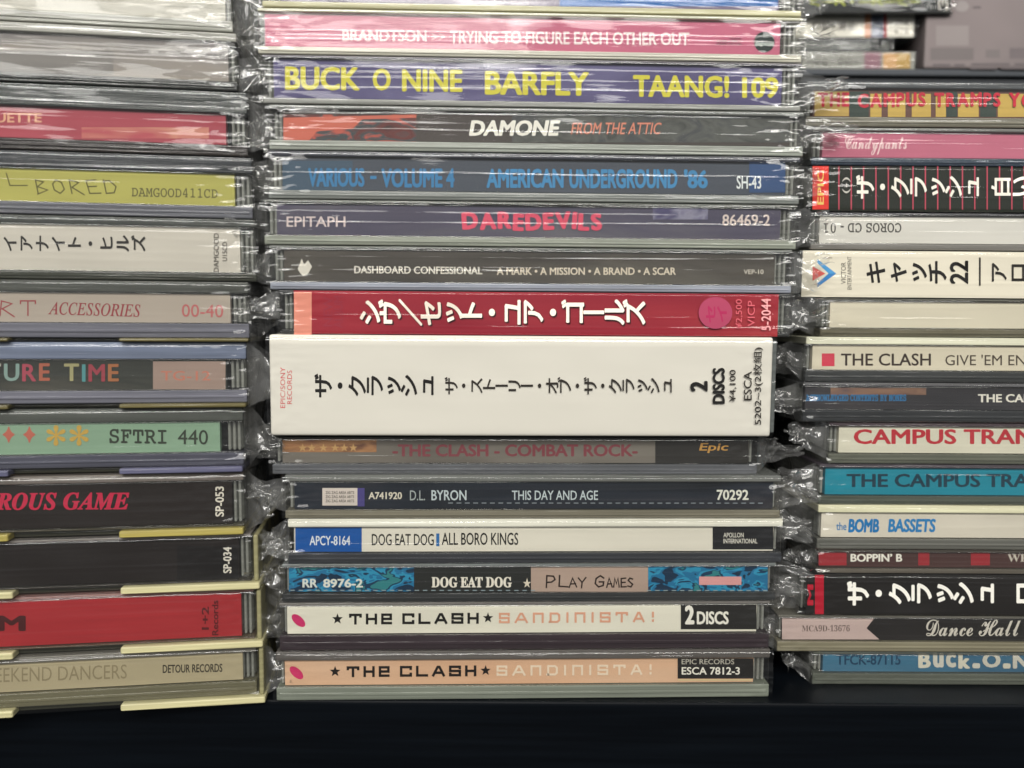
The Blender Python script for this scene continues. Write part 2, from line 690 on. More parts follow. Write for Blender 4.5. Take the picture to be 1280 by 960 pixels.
def cd(pile, top, bot, x0, x1, lab, card, label, group, base='#8d8f88', lid='#8f918a', d=0.0, printer=None,
       film=True, fold=(1, 1), reach=0.0095, tray='#1c1d1e', depth=0.141, amp=1.0, obi=None, keeper=None, ears=2,
       cover=True, balpha=0.72, cat='CD case'):
    """top, bot: pixel rows of the case at the pile's reference column; x0/x1 its ends (None: 125 mm from the other end);
    lab: the card's window (x0, x1, top, bottom)"""
    _seed[0] += 1
    sd = _seed[0]
    rx = pile.refx
    zt, zb = pile.uz(d, rx, top)[1], pile.uz(d, rx, bot)[1]
    my = (top + bot) / 2
    if x0 is None:
        ub = pile.uz(d, x1, my)[0]
        ua = ub - 0.125
    elif x1 is None:
        ua = pile.uz(d, x0, my)[0]
        ub = ua + 0.125
    else:
        ua, ub = pile.uz(d, x0, my)[0], pile.uz(d, x1, my)[0]
    L, h = ub - ua, zt - zb - 0.00006
    t = thing('cd_case', label, cat, pile.o + pile.n * d + pile.u * ua + Vector((0, 0, zb)), pile.yaw, group)
    lx0, lx1, ly0, ly1 = lab
    z1 = pile.uz(d, rx, ly0)[1] - zb
    z0 = pile.uz(d, rx, ly1)[1] - zb
    l0 = pile.uz(d, lx0, my)[0] - ua if lx0 is not None else 0.0035
    l1 = pile.uz(d, lx1, my)[0] - ua if lx1 is not None else L - 0.0035
    hb = max(0.0008, z0 - 0.0001)
    hl = max(0.0006, h - z1 - 0.0001)
    kz = 0.0
    if keeper:
        kz = keeper
    # plates
    link('case_base', boxmesh([(0, L, 0.0000, depth, kz, hb, 0)] + ([(0.0006, L - 0.0006, -0.0002, 0.0010, kz + (hb - kz) * .35, kz + (hb - kz) * .6, 0)] if hb - kz > 0.0016 else []),
                              [acrylic(base, balpha)], 0.00035, 3), t)
    link('case_lid', boxmesh([(0, L, 0.0, depth, h - hl, h, 0)], [acrylic(lid, balpha)], 0.00035, 3), t)
    # tray with the hinge knuckles seen through the clear ends
    tb = [(0.0015, L - 0.0015, 0.0035, depth - 0.002, hb + 0.0001, h - hl - 0.0001, 0)]
    for xe in (0.0007, L - 0.0037):
        tb.append((xe, xe + 0.0030, 0.0042, 0.0300, hb + 0.0002, h - hl - 0.0002, 2))
    tb[0] = (0.0040, L - 0.0040) + tb[0][2:]
    for k in range(3):
        xx = 0.0009 + k * 0.0011
        tb.append((xx, xx + 0.0006, 0.0016, 0.0040, hb + 0.0003, h - hl - 0.0003, 1))
        tb.append((L - xx - 0.0006, L - xx, 0.0016, 0.0040, hb + 0.0003, h - hl - 0.0003, 1))
    link('disc_tray', boxmesh(tb, [paper(tray, 0.35), acrylic('#b4b6b0', 0.55), acrylic('#74766f', 0.9)], 0.0002, 1), t)
    if cover:
        link('spine_cover', boxmesh([(0.0002, L - 0.0002, 0.0001, 0.0006, hb, h - hl, 0)], [COVER()], 0.0002, 2), t)
    P = Print(pile, d, ua, zb, 0.0009 if not obi else -0.00035)
    if obi:
        P.slab(l0, l1, 0.0001, h - 0.0001, 0.0003, card)
    else:
        P.slab(l0, l1, z0 + .0001, z1 - .0001, 0.0018, card)
    if printer:
        printer(P)
    so = P.build('obi_strip' if obi else 'spine_label', t)
    if keeper:
        kc = keeper_colour
        k = kz - 0.0001
        bx = []
        # lower rail with a finger notch in its middle, and the end wall
        un = [pile.uz(d, q, my)[0] - ua for q in keeper_notch]
        e = 0.0021 if keeper_wall else 0.0
        bx.append((-0.001, un[0], -0.0016, depth, 0, k, 0))
        bx.append((un[0] - 0.0002, un[1] + .0002, 0.0014, depth - 0.0002, 0.0001, k - 0.0001, 1))
        bx.append((un[1], L + e, -0.0016, depth + .0001, 0.00005, k + 0.00005, 0))
        if keeper_wall:
            bx.append((L + 0.0006, L + 0.0017, -0.0004, depth, k, h - 0.0002, 2))
        link('outer_tray', boxmesh(bx, [acrylic(kc, 0.78, 0.25), acrylic('#3a3a30', 0.9), acrylic('#8f8a66', 0.9, 0.3)], 0.0005, 3), t)
    if film:
        fo = link('shrink_wrap', film_sheet(L, h, sd, amp), t)
        if fold[0]:
            link('end_fold', film_end(L, h, -1, sd, reach, ears), fo)
        if fold[1]:
            link('end_fold', film_end(L, h, 1, sd + 400, reach, ears), fo)
    return t


keeper_colour, keeper_notch, keeper_wall = '#d8d39a', (18, 150), False

# ------------------------------------------------------------------ setting
M_shelf, nt, out = newmat('black_laminate')
b = N(nt, 'ShaderNodeBsdfPrincipled')
f = noise_tex(nt, coords(nt, (14, 60, 420)), 1, 5)
r = N(nt, 'ShaderNodeValToRGB')
r.color_ramp.elements[0].position, r.color_ramp.elements[0].color = 0.35, (0.0010, 0.0016, 0.0026, 1)
r.color_ramp.elements[1].position, r.color_ramp.elements[1].color = 0.7, (0.0022, 0.0034, 0.0052, 1)
nt.links.new(f, r.inputs[0])
nt.links.new(r.outputs[0], b.inputs['Base Color'])
b.inputs['Roughness'].default_value = 0.42
b.inputs['Specular IOR Level'].default_value = 0.12
bp = N(nt, 'ShaderNodeBump')
bp.inputs['Strength'].default_value = 0.15
bp.inputs['Distance'].default_value = 0.0003
nt.links.new(f, bp.inputs['Height'])
nt.links.new(bp.outputs[0], b.inputs['Normal'])
nt.links.new(b.outputs[0], out.inputs[0])
sh = link('shelf', boxmesh([(-0.9, 0.9, -0.0014, 0.42, -0.09, -0.00004, 0)], [M_shelf], 0.0008, 3))
sh['kind'] = 'structure'
wl = link('wall', boxmesh([(-0.9, 0.9, 0.425, 0.445, -0.09, 1.0, 0)], [paper('#2b2c2e', 0.6)], 0.001, 1))
wl['kind'] = 'structure'

MID = Pile(0.0, 1.8, 650, 650)
LEF = Pile(-0.002, 8.0, 300, 150)
RIG = Pile(0.009, 0.3, 1150, 1150)
BACK = Pile(0.158, -1.0, 1080, 1080)

GM, GL, GR, GB = ('CD cases in the middle pile', 'CD cases in the left pile', 'CD cases in the right pile', 'CD cases piled behind the right pile')
WH, BK = '#efeae0', '#15120f'


# ------------------------------------------------------------------ middle pile
def p(P):
    P.rect(700, -33, 974, 6, paper('#2c6bb8'))
    P.rect(400, -33, 700, 6, paper('#80768f'))


cd(MID, -44, 14.5, 327, 1003, (350, 976, -34, 6), paper('#7a6f8c'), 'topmost CD case of the middle pile, cut by the photo edge, with a blue patch', GM,
   base='#d8d3a8', lid='#b0b0a8', d=.0002, reach=.012, printer=p)


def p(P):
    P.text('BRANDTSON', 427, 35, 533, 50, '#f6dfe2', bold=.028, tilt=.008)
    P.text('>>', 539, 39, 556, 49, '#f2cfd6', bold=.012)
    P.text('TRYING TO FIGURE EACH OTHER OUT', 562, 36.5, 863, 53, '#f8e6e8', bold=.028, tilt=.008)
    P.text('sus-392', 897, 45.5, 928, 54.5, '#5a2438', bold=.01)
    P.ellipse(957, 51, 13, 13, ink('#23302e'))
    P.text('doghouse', 945.5, 50, 969, 57, '#d7e0dc', bold=.03)


cd(MID, 15, 72.5, 322, 1003, (330, 977, 20.5, 62), paper('#cb6a88', .5, .14), 'CD case with pink spine and white capitals near the top of the middle pile', GM,
   base='#d6d2c2', lid='#dedac0', d=.0002, reach=.012, printer=p)


def p(P):
    Y = '#d8cf44'
    P.text('BUCK', 355, 81, 449, 111, Y, bold=.045, tilt=.012)
    P.text('O', 465, 84, 488, 112, Y, bold=.045)
    P.text('NINE', 502, 85, 578, 113, Y, bold=.045, tilt=.01)
    P.text('BARFLY', 606, 87, 737, 117, Y, bold=.045, tilt=.012)
    P.text('TAANG!', 792, 92, 913, 120, Y, bold=.045, tilt=.012)
    P.text('109', 929, 95, 975, 121.5, Y, bold=.045)


cd(MID, 73, 134, 328, 1002, (341, 979, 77, 126), art('violet_print', [(0.2, '#47416c'), (0.5, '#58527e'), (0.8, '#69648e')], (60, 60, 160)),
   'CD case with a purple spine and big yellow capitals in the middle pile', GM, base='#9c9d97', lid='#77747c', reach=.012, printer=p, d=.0002)


def p(P):
    P.rect(353, 142, 520, 177, art('red_collage', [(0.25, '#cc6a56'), (0.42, '#b8574a'), (0.5, '#3b4b50'), (0.62, '#6a3330'), (0.8, '#282c2e')], (110, 60, 230), 3, 1.2, off=3))
    P.poly([(353, 146), (353, 175), (385, 175), (395, 163), (440, 160), (452, 148), (520, 146), (520, 142)], paper('#cc6a58'))
    P.rect(640, 142, 989, 177, art('grey_collage', [(0.3, '#3c3d3c'), (0.5, '#5a5c59'), (0.66, '#44464a'), (0.8, '#7c7e7b')], (90, 60, 200), 4, 1.5))
    P.text('DAMONE', 586, 149, 701, 169, '#f5f2ea', bold=.05, shear=.18)
    P.text('FROM THE ATTIC', 714, 152, 828, 167, '#dd8a72', bold=.012, shear=.25)


cd(MID, 134.5, 191, 336, 1005, (352, 989.5, 141, 178), paper('#4a4341', .5, .15), 'CD case with charcoal spine, red at its left end, white slanted capitals', GM,
   base='#a7aca2', lid='#7e807c', reach=.012, printer=p, d=.0002)


def p(P):
    B = '#3b7eb2'
    P.rect(352, 200, 440, 238, paper('#42566a'))
    P.text('VARIOUS', 384, 209, 455, 233, B, bold=.05)
    P.text('-', 462, 219, 470, 223, B, bold=.03)
    P.text('VOLUME 4', 476, 209.5, 568, 234, B, bold=.05)
    P.text('AMERICAN', 608, 210, 705, 234.5, '#438abf', bold=.05)
    P.text('UNDERGROUND', 712, 210.5, 848, 235, '#438abf', bold=.05)
    P.text("'86", 856, 211, 886, 235, '#438abf', bold=.05)
    P.rect(938, 201, 983, 240, paper('#34507e'))
    P.text('SH-43', 922, 219, 953, 235.5, '#e6ecef', bold=.02)


cd(MID, 191.5, 251.5, 335, 1000, (352, 984, 199, 240), paper('#484e5a', .5, .25), 'CD case with a slate blue spine and bright blue narrow capitals in the middle pile', GM,
   base='#8f938f', lid='#50525a', printer=p)


def p(P):
    P.text('EPITAPH', 357, 270, 431, 283, '#d6c6c6', bold=.012)
    rnd = [(577, 268, 601, 288), (603, 266, 626, 286), (628, 265, 650, 285), (652, 264, 672, 284), (674, 264, 695, 284), (697, 265, 715, 286), (710, 265, 729, 287), (728, 266, 733, 287)]
    R = '#e0506c'
    P.letters('DAREDEVILS', 577, 265, 753, 287, [R], bold=.07, jit=.07, rot=.09, seed=4, gap=.05)
    P.rect(817, 259, 886, 274, art('violet_shapes', [(0.4, '#4a466c'), (0.55, '#8c8aa0'), (0.7, '#5c5880')], (120, 60, 200), 2, 1))
    P.text('86469-2', 904, 267.5, 964, 282, '#dfcfca', bold=.02)


cd(MID, 252, 308.5, 330, 996, (345, 977, 257, 296.5), art('grey_violet', [(0.3, '#423e56'), (0.5, '#514d60'), (0.75, '#66636c')], (24, 24, 160)),
   'CD case with a grey violet spine and jagged red capitals in the middle pile', GM, base='#a3a89a', lid='#6d706a', printer=p)


def p(P):
    W_ = '#e2ddd3'
    P.poly([(371, 336), (376, 323), (379, 330), (384, 325), (389, 333), (384, 342), (378, 345), (374, 341)], ink(W_))
    P.text('DASHBOARD CONFESSIONAL', 442, 332, 603, 341.5, W_, bold=.03, tilt=.008)
    P.text('A MARK • A MISSION • A BRAND • A SCAR', 621, 334, 846, 343.5, '#d9cdbb', bold=.03)
    P.text('VEP-10', 931, 336.5, 956, 342.5, '#cfc8bd', bold=.02)


cd(MID, 309, 364, 337, 990, (354, 970, 313.5, 354), art('umber_grey', [(0.3, '#3b3733'), (0.5, '#4d4843'), (0.75, '#656159')], (20, 20, 140)),
   'CD case with grey brown spine and tiny white capitals, just above the crimson paper strip', GM, base='#a8adba', lid='#777a75', printer=p, d=.0002)


def p(P):
    P.rect(368, 364.8, 390, 418.2, paper('#d98a76'))
    P.text('NEW', 405, 371, 416, 408, '#8f2a3a', rot=90, bold=.01)
    P.text('ALBUM', 418, 370, 429, 410, '#8f2a3a', rot=90, bold=.01)
    x = 447
    for dx, c in ((1.6, '#3a0a12'), (0, '#f3e6d6')):
        P.jp('シヴ／セット・ユア・ゴールズ', 450 + dx, 805 + dx, 390.5 + dx, 34, c, bold=.035, fill=1.2)
    P.ellipse(893, 391, 21, 20, paper('#a0405a'))
    P.jp('セイ', 880, 908, 392, 24, '#a22a52', bold=.03)
    P.text('¥2,500', 918, 374, 927, 411, '#d0606a', rot=90)
    P.text('VICP', 933, 376, 942, 408, '#d0606a', rot=90)
    P.text('5-2044', 950, 373, 962, 413, '#e7a0a0', rot=90, bold=.02)


cd(MID, 364.5, 419.2, 349, 988, (368, 972, 364.5, 419), art('crimson_print', [(0.3, '#86182b'), (0.55, '#952431'), (0.8, '#a03438')], (14, 14, 120)),
   'CD case wrapped in a crimson paper strip with white Japanese characters in the middle pile', GM, base='#3c3d3c', lid='#454646', printer=p, obi=True, reach=.009)

# the white slip case
d = -.0008
ua, ub = MID.uz(d, 337, 480)[0], MID.uz(d, 965, 480)[0]
zb, zt = MID.uz(d, 650, 545.2)[1], MID.uz(d, 650, 420)[1]
bs = thing('boxed_set', 'thick white boxed set with black Japanese characters in the middle of the middle pile', 'boxed CD set', MID.o + MID.n * d + MID.u * ua + Vector((0, 0, zb)), MID.yaw)
L, h = ub - ua, zt - zb
link('slip_case', boxmesh([(0, L, 0, .142, 0, h, 0)], [paper('#d5d1c6', .55, .035)], .0007, 4), bs)
link('disc_case', boxmesh([(L - .0004, L + .0013, .0012, .140, .0008, h - .0008, 0)], [acrylic('#5c605e', .9)], .0003, 2), bs)
P = Print(MID, d, ua, zb, 0.0)
P.text('EPIC/SONY', 350.5, 459, 356.5, 510, '#c8484e', rot=90)
P.text('RECORDS', 359, 463, 365, 505, '#c8484e', rot=90)
P.jp('ザ・クラッシュ', 393, 543, 482, 31, BK, bold=.03, fill=1.16)
P.jp('ザ・ストーリー・オブ・ザ・クラッシュ', 556, 840, 482, 23, '#2a241e', bold=.018, fill=1.18)
P.text('2', 862, 476, 884, 489, BK, rot=90, bold=.05)
P.text('DISCS', 890, 459.5, 905.5, 504.5, BK, rot=90, bold=.055)
P.text('¥4,100', 911, 462, 920, 502, '#2a241e', rot=90, bold=.012)
P.text('ESCA', 929, 464, 939, 500, '#2a241e', rot=90, bold=.012)
P.text('5202~3(2枚組)', 941, 434, 953, 530.5, '#2a241e', rot=90, bold=.012)
P.build('front_print', bs)
fo = link('shrink_wrap', film_sheet(L, h, 77, 0.5), bs)


def p(P):
    P.rect(352, 549, 470, 566, art('warm_print', [(0.3, '#6e4a3a'), (0.5, '#b5845a'), (0.7, '#7a4a44')], (90, 60, 300), 3, 1))
    P.text('★★ ★ ★★★', 372, 555, 446, 565, '#c9a06a', bold=.01)
    P.text('-THE CLASH - COMBAT ROCK-', 490, 556, 798, 571.5, '#84424a', bold=.04)
    P.rect(820, 549, 937, 580, paper('#2c2a28'))
    P.text('Epic', 875, 554.5, 912, 567, '#c8964e', bold=.02, shear=.15)


cd(MID, 546.2, 593, 340, 947, (352, 937, 548.8, 580), art('drab_print', [(0.3, '#5c5650'), (0.5, '#77716a'), (0.75, '#8a857c')], (14, 14, 120)),
   'CD case with drab grey spine and dull red capitals under the thick white boxed set', GM, base='#6a6c70', lid='#5c5f5c', d=.002, printer=p)


def p(P):
    P.rect(402, 611, 446, 633, paper('#d8cdc6'))
    for i in range(3):
        P.text('ZIG ZAG AREA ARTS', 406, 615 + i * 5.2, 442, 618.6 + i * 5.2, '#4a4440', bold=.02)
    P.rect(446, 611, 455, 634, paper('#4a4384'))
    P.text('A741920', 460, 616, 502, 625, '#ded7c8', bold=.03)
    P.text('D.L.', 512, 614, 531, 626.5, '#a9b2b4', bold=.004)
    P.text('BYRON', 539, 613.5, 583, 626.5, '#c6d2d8', bold=.018)
    P.text('THIS DAY AND AGE', 640, 614, 748, 626, '#c6d2d8', bold=.012)
    P.text('70292', 897, 613, 937, 626, '#e6e6dc', bold=.03)
    for i in range(38):
        xx = 560 + i * 10.5
        P.rect(xx, 629, xx + 6, 630.4, ink('#7c848c'))


cd(MID, 594, 648, 356, 976, (367, 968, 603, 637.5), art('midnight', [(0.3, '#10151c'), (0.5, '#1d2430'), (0.8, '#343238')], (14, 14, 150)),
   'CD case with near-black spine, pale blue capitals and a small white patch at its left', GM, base='#85806f', lid='#747672', d=.0002, printer=p)


def p(P):
    P.rect(368, 660, 451.5, 691, paper('#0f55a6', .5, .15))
    P.text('APCY-8164', 386, 671, 437, 683, '#dfe6ee', bold=.02)
    P.text('DOG EAT DOG', 464, 668.5, 542, 683, '#1c1a18', bold=.015)
    P.rect(545, 668, 549, 684, ink('#2f6eb0'))
    P.text('ALL BORO KINGS', 552, 667, 648, 682.5, '#1c1a18', bold=.015)
    P.rect(892, 657, 968, 688, paper('#1b1c20'))
    P.text('APOLLON', 905.5, 667, 931, 673, '#d9d6cc', bold=.02)
    P.text('INTERNATIONAL', 905.5, 674.5, 948, 680.5, '#d9d6cc', bold=.02)


cd(MID, 648.5, 704, 360, 978, (367, 968, 659.5, 691), paper('#e6e1d4', .5, .04), 'CD case with cream spine, blue block at its left end and narrow black capitals', GM,
   base='#3a3c40', lid='#ece6cc', d=.0002, printer=p, balpha=.9)


def p(P):
    cam_ = art('blue_camouflage', [(0.0, '#0f2f4a'), (0.42, '#1e6f9c'), (0.5, '#2b8fb8'), (0.57, '#123a58'), (0.63, '#2f7f86')], (190, 60, 330), 2, .8, True)
    P.rect(360, 710, 517, 741, cam_)
    P.text('RR', 377, 725, 396, 736, '#d6dcd8', bold=.04)
    P.text('8976-2', 403, 725, 453, 736, '#dfe2da', bold=.04)
    P.text('𝐃𝐎𝐆 𝐄𝐀𝐓 𝐃𝐎𝐆', 539, 722.5, 640, 736, '#ece6da', bold=.03)
    P.text('★', 654, 724, 664, 736, '#e3d9c6')
    P.rect(664, 709, 811, 741, paper('#b39c8f'))
    P.drawn('pl', 682, 721, 714, 735, 2.0, '#2a1b16', frac=.8, wmap={'p': .9, 'l': .9})
    P.drawn('ay', 712, 724, 735, 735, 1.8, '#2a1b16', frac=.8)
    P.drawn('g', 744, 721, 757, 735, 2.0, '#2a1b16', frac=.9)
    P.drawn('amEs', 759, 724, 794, 735, 1.8, '#2a1b16', frac=.78)
    P.rect(811, 708, 961, 740, cam_)
    P.rect(875, 722, 928, 732.5, paper('#e0a0a0'))
    for i in range(58):
        xx = 362 + i * 10.4
        if not 664 < xx < 806:
            P.rect(xx, 738.6, xx + 5.5, 739.8, ink('#8ea0a8'))


cd(MID, 704.5, 752, 352, 970, (360, 961, 709.5, 741), paper('#232524', .5, .1), 'CD case whose spine has blue camouflage at both ends and a mauve panel between', GM,
   base='#3b3d3e', lid='#767b7a', d=.0002, printer=p)

TW = {'I': .45, '!': .6, ' ': .4, 'A': 1.05}


def sand(P, dx, dy, sc, col1, col2):
    k = 1.0
    P.poly(star(434 + dx - 0, 777 + dy * 1, 7), ink(col1)) if False else None


def star(cx, cy, r):
    pts = []
    for i in range(10):
        a = -math.pi / 2 - i * math.pi / 5
        q = r if i % 2 == 0 else r * .42
        pts.append((cx + q * math.cos(a), cy + q * math.sin(a)))
    return pts


def sandinista(P, x, y, c1, c2, tilt):
    def yy(v, xx): return v + tilt * (xx - 420)
    P.poly(star(x, y, 7.2), ink(c1))
    xs = x + 14
    for ch, wd in (('T', 15), ('H', 13), ('e', 12.5)):
        Y = yy(y, xs)
        P.strokes(ch, [(xs + 2, Y - 5, xs + wd, Y + 5.5)], 3.2, c1)
        xs += wd + 6.2
    xs = x + 81
    for ch, wd in (('C', 14), ('L', 14), ('A', 15), ('S', 14), ('H', 13)):
        Y = yy(y, xs)
        P.strokes(ch, [(xs + 2, Y - 5, xs + wd, Y + 5.5)], 3.2, c1)
        xs += wd + 6.2
    P.poly(star(x + 189, yy(y, x + 189), 6.8), ink(c1))
    xs = x + 202
    for ch, wd in (('S', 13), ('A', 16), ('n', 13), ('D', 14), ('I', 5), ('n', 13), ('I', 5), ('S', 13), ('T', 15), ('A', 14), ('!', 8)):
        Y = yy(y, xs)
        P.strokes(ch, [(xs + 2, Y - 5, xs + wd, Y + 5.5)], 2.6, c2)
        xs += wd + 6.8


def p(P):
    P.ellipse(372, 777.5, 10.5, 5.5, ink('#d2316e'), rot=42)
    sandinista(P, 421, 775.5, BK, '#e3a78c', -.008)
    P.rect(852, 757, 947, 788, paper('#222120'))
    P.text('2', 857, 758, 869, 782, '#f2efe6', bold=.06)
    P.text('DISCS', 872, 765.5, 912, 782, '#f2efe6', bold=.045)


cd(MID, 752.5, 812, 349, 962, (358, 947, 757, 793), paper('#e9e5d6', .5, .04), 'CD case with cream spine, black capitals between stars, second from bottom of the middle pile', GM,
   base='#3d3338', lid='#76736f', d=.0002, printer=p, fold=(1, 0))


def p(P):
    P.ellipse(369.5, 843, 10.5, 5.5, ink('#cf3068'), rot=42)
    sandinista(P, 418, 841.5, '#17100e', '#f0dcc4', -.008)
    P.rect(848, 824.5, 943, 850, paper('#1d1b1a'))
    P.text('EPIC RECORDS', 853, 825.5, 919, 832, '#bdb9ae', bold=.01)
    P.text('ESCA 7812-3', 853, 835.5, 926, 845, '#efece2', bold=.025)
    P.rect(848, 850.5, 941, 852.5, paper('#dcc79a'))


cd(MID, 813, 873.6, 345, 962, (355, 943, 825, 857), art('peach', [(0.3, '#dcab88'), (0.5, '#e0b696'), (0.8, '#e4c3a8')], (10, 10, 90)),
   'CD case with peach spine and black capitals between stars, bottom of the middle pile', GM, base='#8b9184', lid='#605c58', d=.0002, printer=p, fold=(0, 0))

# ------------------------------------------------------------------ left pile
cd(LEF, -48, 33, None, 290, (None, 280, -30, 18), paper('#b5b1a6'), 'topmost grey CD case of the left pile, bleached by light', GL,
   base='#b4b4aa', lid='#b0b0a8', d=-.0, amp=1.6)


def p(P):
    P.rect(-60, 62, 140, 92, paper('#85817f'))


cd(LEF, 33.5, 108, None, 296, (None, 284, 46, 95), art('grey_wash', [(0.3, '#7c787c'), (0.5, '#958f8c'), (0.8, '#a89c90')], (20, 20, 140)),
   'CD case with pale grey blank spine, second from the top of the left pile', GL, base='#3e413f', lid='#a8a79e', printer=p, amp=1.6)


def p(P):
    P.text('UETTE', -8, 140, 50, 152, '#e2aa8c', bold=.03)
    P.rect(100, 158, 260, 172, art('rose_wash', [(0.3, '#b84a5a'), (0.55, '#d08a78'), (0.8, '#c46068')], (60, 60, 240)))


cd(LEF, 108.5, 191, None, 309, (None, 281, 137, 176), paper('#ac4856', .5, .15), 'CD case with a dusky red spine, third from the top of the left pile', GL,
   base='#3f3a38', lid='#4a4e4c', printer=p, amp=1.3)


def p(P):
    P.drawn('L', 10, 216, 34, 231, 1.5, '#5f5a2c', frac=.9, slant=-.3)
    P.drawn('BOREd', 44, 224, 152, 241, 1.6, '#5f5a2c', frac=.72, slant=-.3)
    P.text('𝙳𝙰𝙼𝙶𝙾𝙾𝙳𝟺𝟷𝟷𝙲𝙳', 163, 233, 271, 245, '#6a6638', bold=.01, tilt=.02)


cd(LEF, 191.5, 270, None, 315, (None, 292, 213, 254), paper('#b6b15c', .5, .12), 'CD case with a mustard yellow spine in the left pile', GL,
   base='#73747c', lid='#44474a', printer=p)


def p(P):
    P.jp('イアナイト・ヒルズ', 0, 182, 304, 22, '#2a2622', bold=.03, fill=.95)
    P.text('DAMGOOD', 266, 291, 272.5, 340, '#55504a', rot=90)
    P.text('U15CD', 277, 302, 283, 326, '#55504a', rot=90)


cd(LEF, 270.5, 350, None, 320, (None, 299, 281.5, 339), paper('#d0cac0', .5, .06), 'CD case with a broad off-white spine and handwritten black Japanese characters in the left pile', GL,
   base='#474940', lid='#50534f', printer=p)


def p(P):
    P.drawn('aRT', -30, 376, 50, 394, 1.7, '#a0484e', frac=.7)
    P.text('Aᴄᴄᴇꜱꜱᴏʀɪᴇꜱ'.replace('Aᴄᴄᴇꜱꜱᴏʀɪᴇꜱ', '𝐴𝐶𝐶𝐸𝑆𝑆𝑂𝑅𝐼𝐸𝑆'), 58, 377, 174, 393, '#9a3c46', bold=.012, tilt=.03)
    P.text('00-40', 226, 380, 278, 396, '#c06a6c', bold=.005, tilt=.02)


keeper_colour, keeper_notch, keeper_wall = '#675f3c', (12, 150), False
cd(LEF, 350.5, 427, None, 311, (None, 287, 366, 403.5), paper('#b5a99e', .5, .06), 'CD case with a beige spine and red handwriting in the left pile', GL,
   base='#777782', lid='#585a55', printer=p, keeper=.0009)


def p(P):
    P.letters('TURE TIME', -20, 455, 147, 477, ['#b8b4a8', '#8aa49e', '#ac4c5c', '#b06450', '#a8a278', '#58969a', '#a04450', '#a86c48'], bold=.03, jit=.03, seed=3, gap=.12)
    P.rect(190, 452, 281, 487, paper('#a08a80'))
    P.text('TG-12', 200, 464, 262, 476, '#c07a68', bold=.01)


cd(LEF, 427.5, 510, None, 308, (None, 282, 449.5, 488), art('soot', [(0.3, '#2c2f2c'), (0.5, '#3a3c38'), (0.8, '#5a564e')], (20, 20, 140)),
   'CD case with a dark spine and rainbow coloured capitals in the left pile', GL, base='#80808c', lid='#7f89a0', printer=p, keeper=.0011)


def p(P):
    for x, c in ((8, '#c06a5a'), (34, '#c06a5a')):
        P.text('✦', x - 7, 534, x + 8, 554, c, bold=.03)
    for x in (68, 97):
        P.text('✽', x - 12, 532, x + 12, 558, '#c9a450', bold=.03)
    P.text('𝚂𝙵𝚃𝚁𝙸', 135, 536.5, 207, 555, '#3a4238', bold=.02, tilt=.015)
    P.text('440', 221, 537.5, 259, 556, '#3a4238', bold=.004, tilt=.015)


keeper_colour = '#606078'
cd(LEF, 510.5, 592, None, 304, (None, 274, 528.5, 567.5), paper('#8aa890', .5, .08), 'CD case with a pale green spine and yellow flowers in the left pile', GL,
   base='#5c5d6a', lid='#5a5d58', printer=p, keeper=.0015)


def p(P):
    P.text('𝑹𝑶𝑼𝑺 𝑮𝑨𝑴𝑬', -8, 617, 160, 639, '#c8284a', bold=.025, tilt=-.004)
    P.text('SP-053', 268, 609, 279, 647, '#e4ded2', rot=90, bold=.03)


keeper_colour = '#aea058'
cd(LEF, 593, 671, None, 305, (None, 289, 604, 659.5), paper('#211a18', .5, .2), 'CD case with a dark brown spine and slanted crimson capitals in the left pile', GL,
   base='#5a5648', lid='#77706a', printer=p, keeper=.0017)


def p(P):
    P.rect(220, 684, 297, 730, paper('#141112'))
    P.text('SP-034', 278, 685, 288.5, 718, '#e6e0d6', rot=90, bold=.03)


keeper_colour, keeper_notch, keeper_wall = '#cfc89a', (18, 152), True
cd(LEF, 672, 741, None, 314, (None, 298, 675, 730), paper('#1e1817', .5, .2), 'CD case with plain near-black spine in a cream outer tray, left pile', GL,
   base='#4a4640', lid='#85807c', printer=p, keeper=.0017)


def p(P):
    P.text('SM', -30, 771, 30, 791, '#4a1c1e', bold=.05)
    P.text('1+2', 251, 760, 260, 789, '#5c1a1e', rot=90, bold=.03)
    P.text('Records', 264, 752, 272, 796, '#5c1a1e', rot=90, bold=.03)


cd(LEF, 742, 815, None, 318, (None, 301, 747, 804), paper('#a82c32', .5, .12), 'CD case with bright red spine in a cream outer tray, left pile', GL,
   base='#6a5a4a', lid='#8a6a66', printer=p, keeper=.0017)


def p(P):
    P.text('WEEKEND DANCERS', -30, 838, 157, 856, '#94886c', bold=.0, tilt=-.03)
    P.text('DETOUR RECORDS', 202, 833, 277, 843.5, '#3c362e', bold=.025, tilt=-.02)


cd(LEF, 816, 886, None, 321, (None, 303, 824, 860), paper('#b4a88a', .5, .05), 'CD case with khaki spine and small dark capitals, bottom of the left pile', GL,
   base='#77735c', lid='#77746c', printer=p, keeper=.0017)


# ------------------------------------------------------------------ right pile
def p(P):
    P.rect(1020, 113, 1063, 144, paper('#c9a85c'))
    for a, b_ in ((1090, 1104), (1112, 1134), (1142, 1166), (1172, 1185), (1200, 1226), (1250, 1285), (1300, 1330)):
        P.rect(a, 116, b_, 145, paper('#cfae58'))
    for a, b_ in ((1064, 1088), (1185, 1199), (1228, 1248)):
        P.rect(a, 113, b_, 145, paper('#37443e'))
    P.letters('THE CAMPUS TRAMPS YOU', 1024, 115, 1310, 133, ['#cc2c40'], bold=.06, jit=.05, seed=8, gap=.10)


cd(RIG, 102, 159, 1008, None, (1018, None, 111.5, 146), paper('#6a4a42'), 'CD case with patchwork yellow and green spine and red lettering atop the right pile', GR,
   base='#8b8778', lid='#55585a', printer=p)


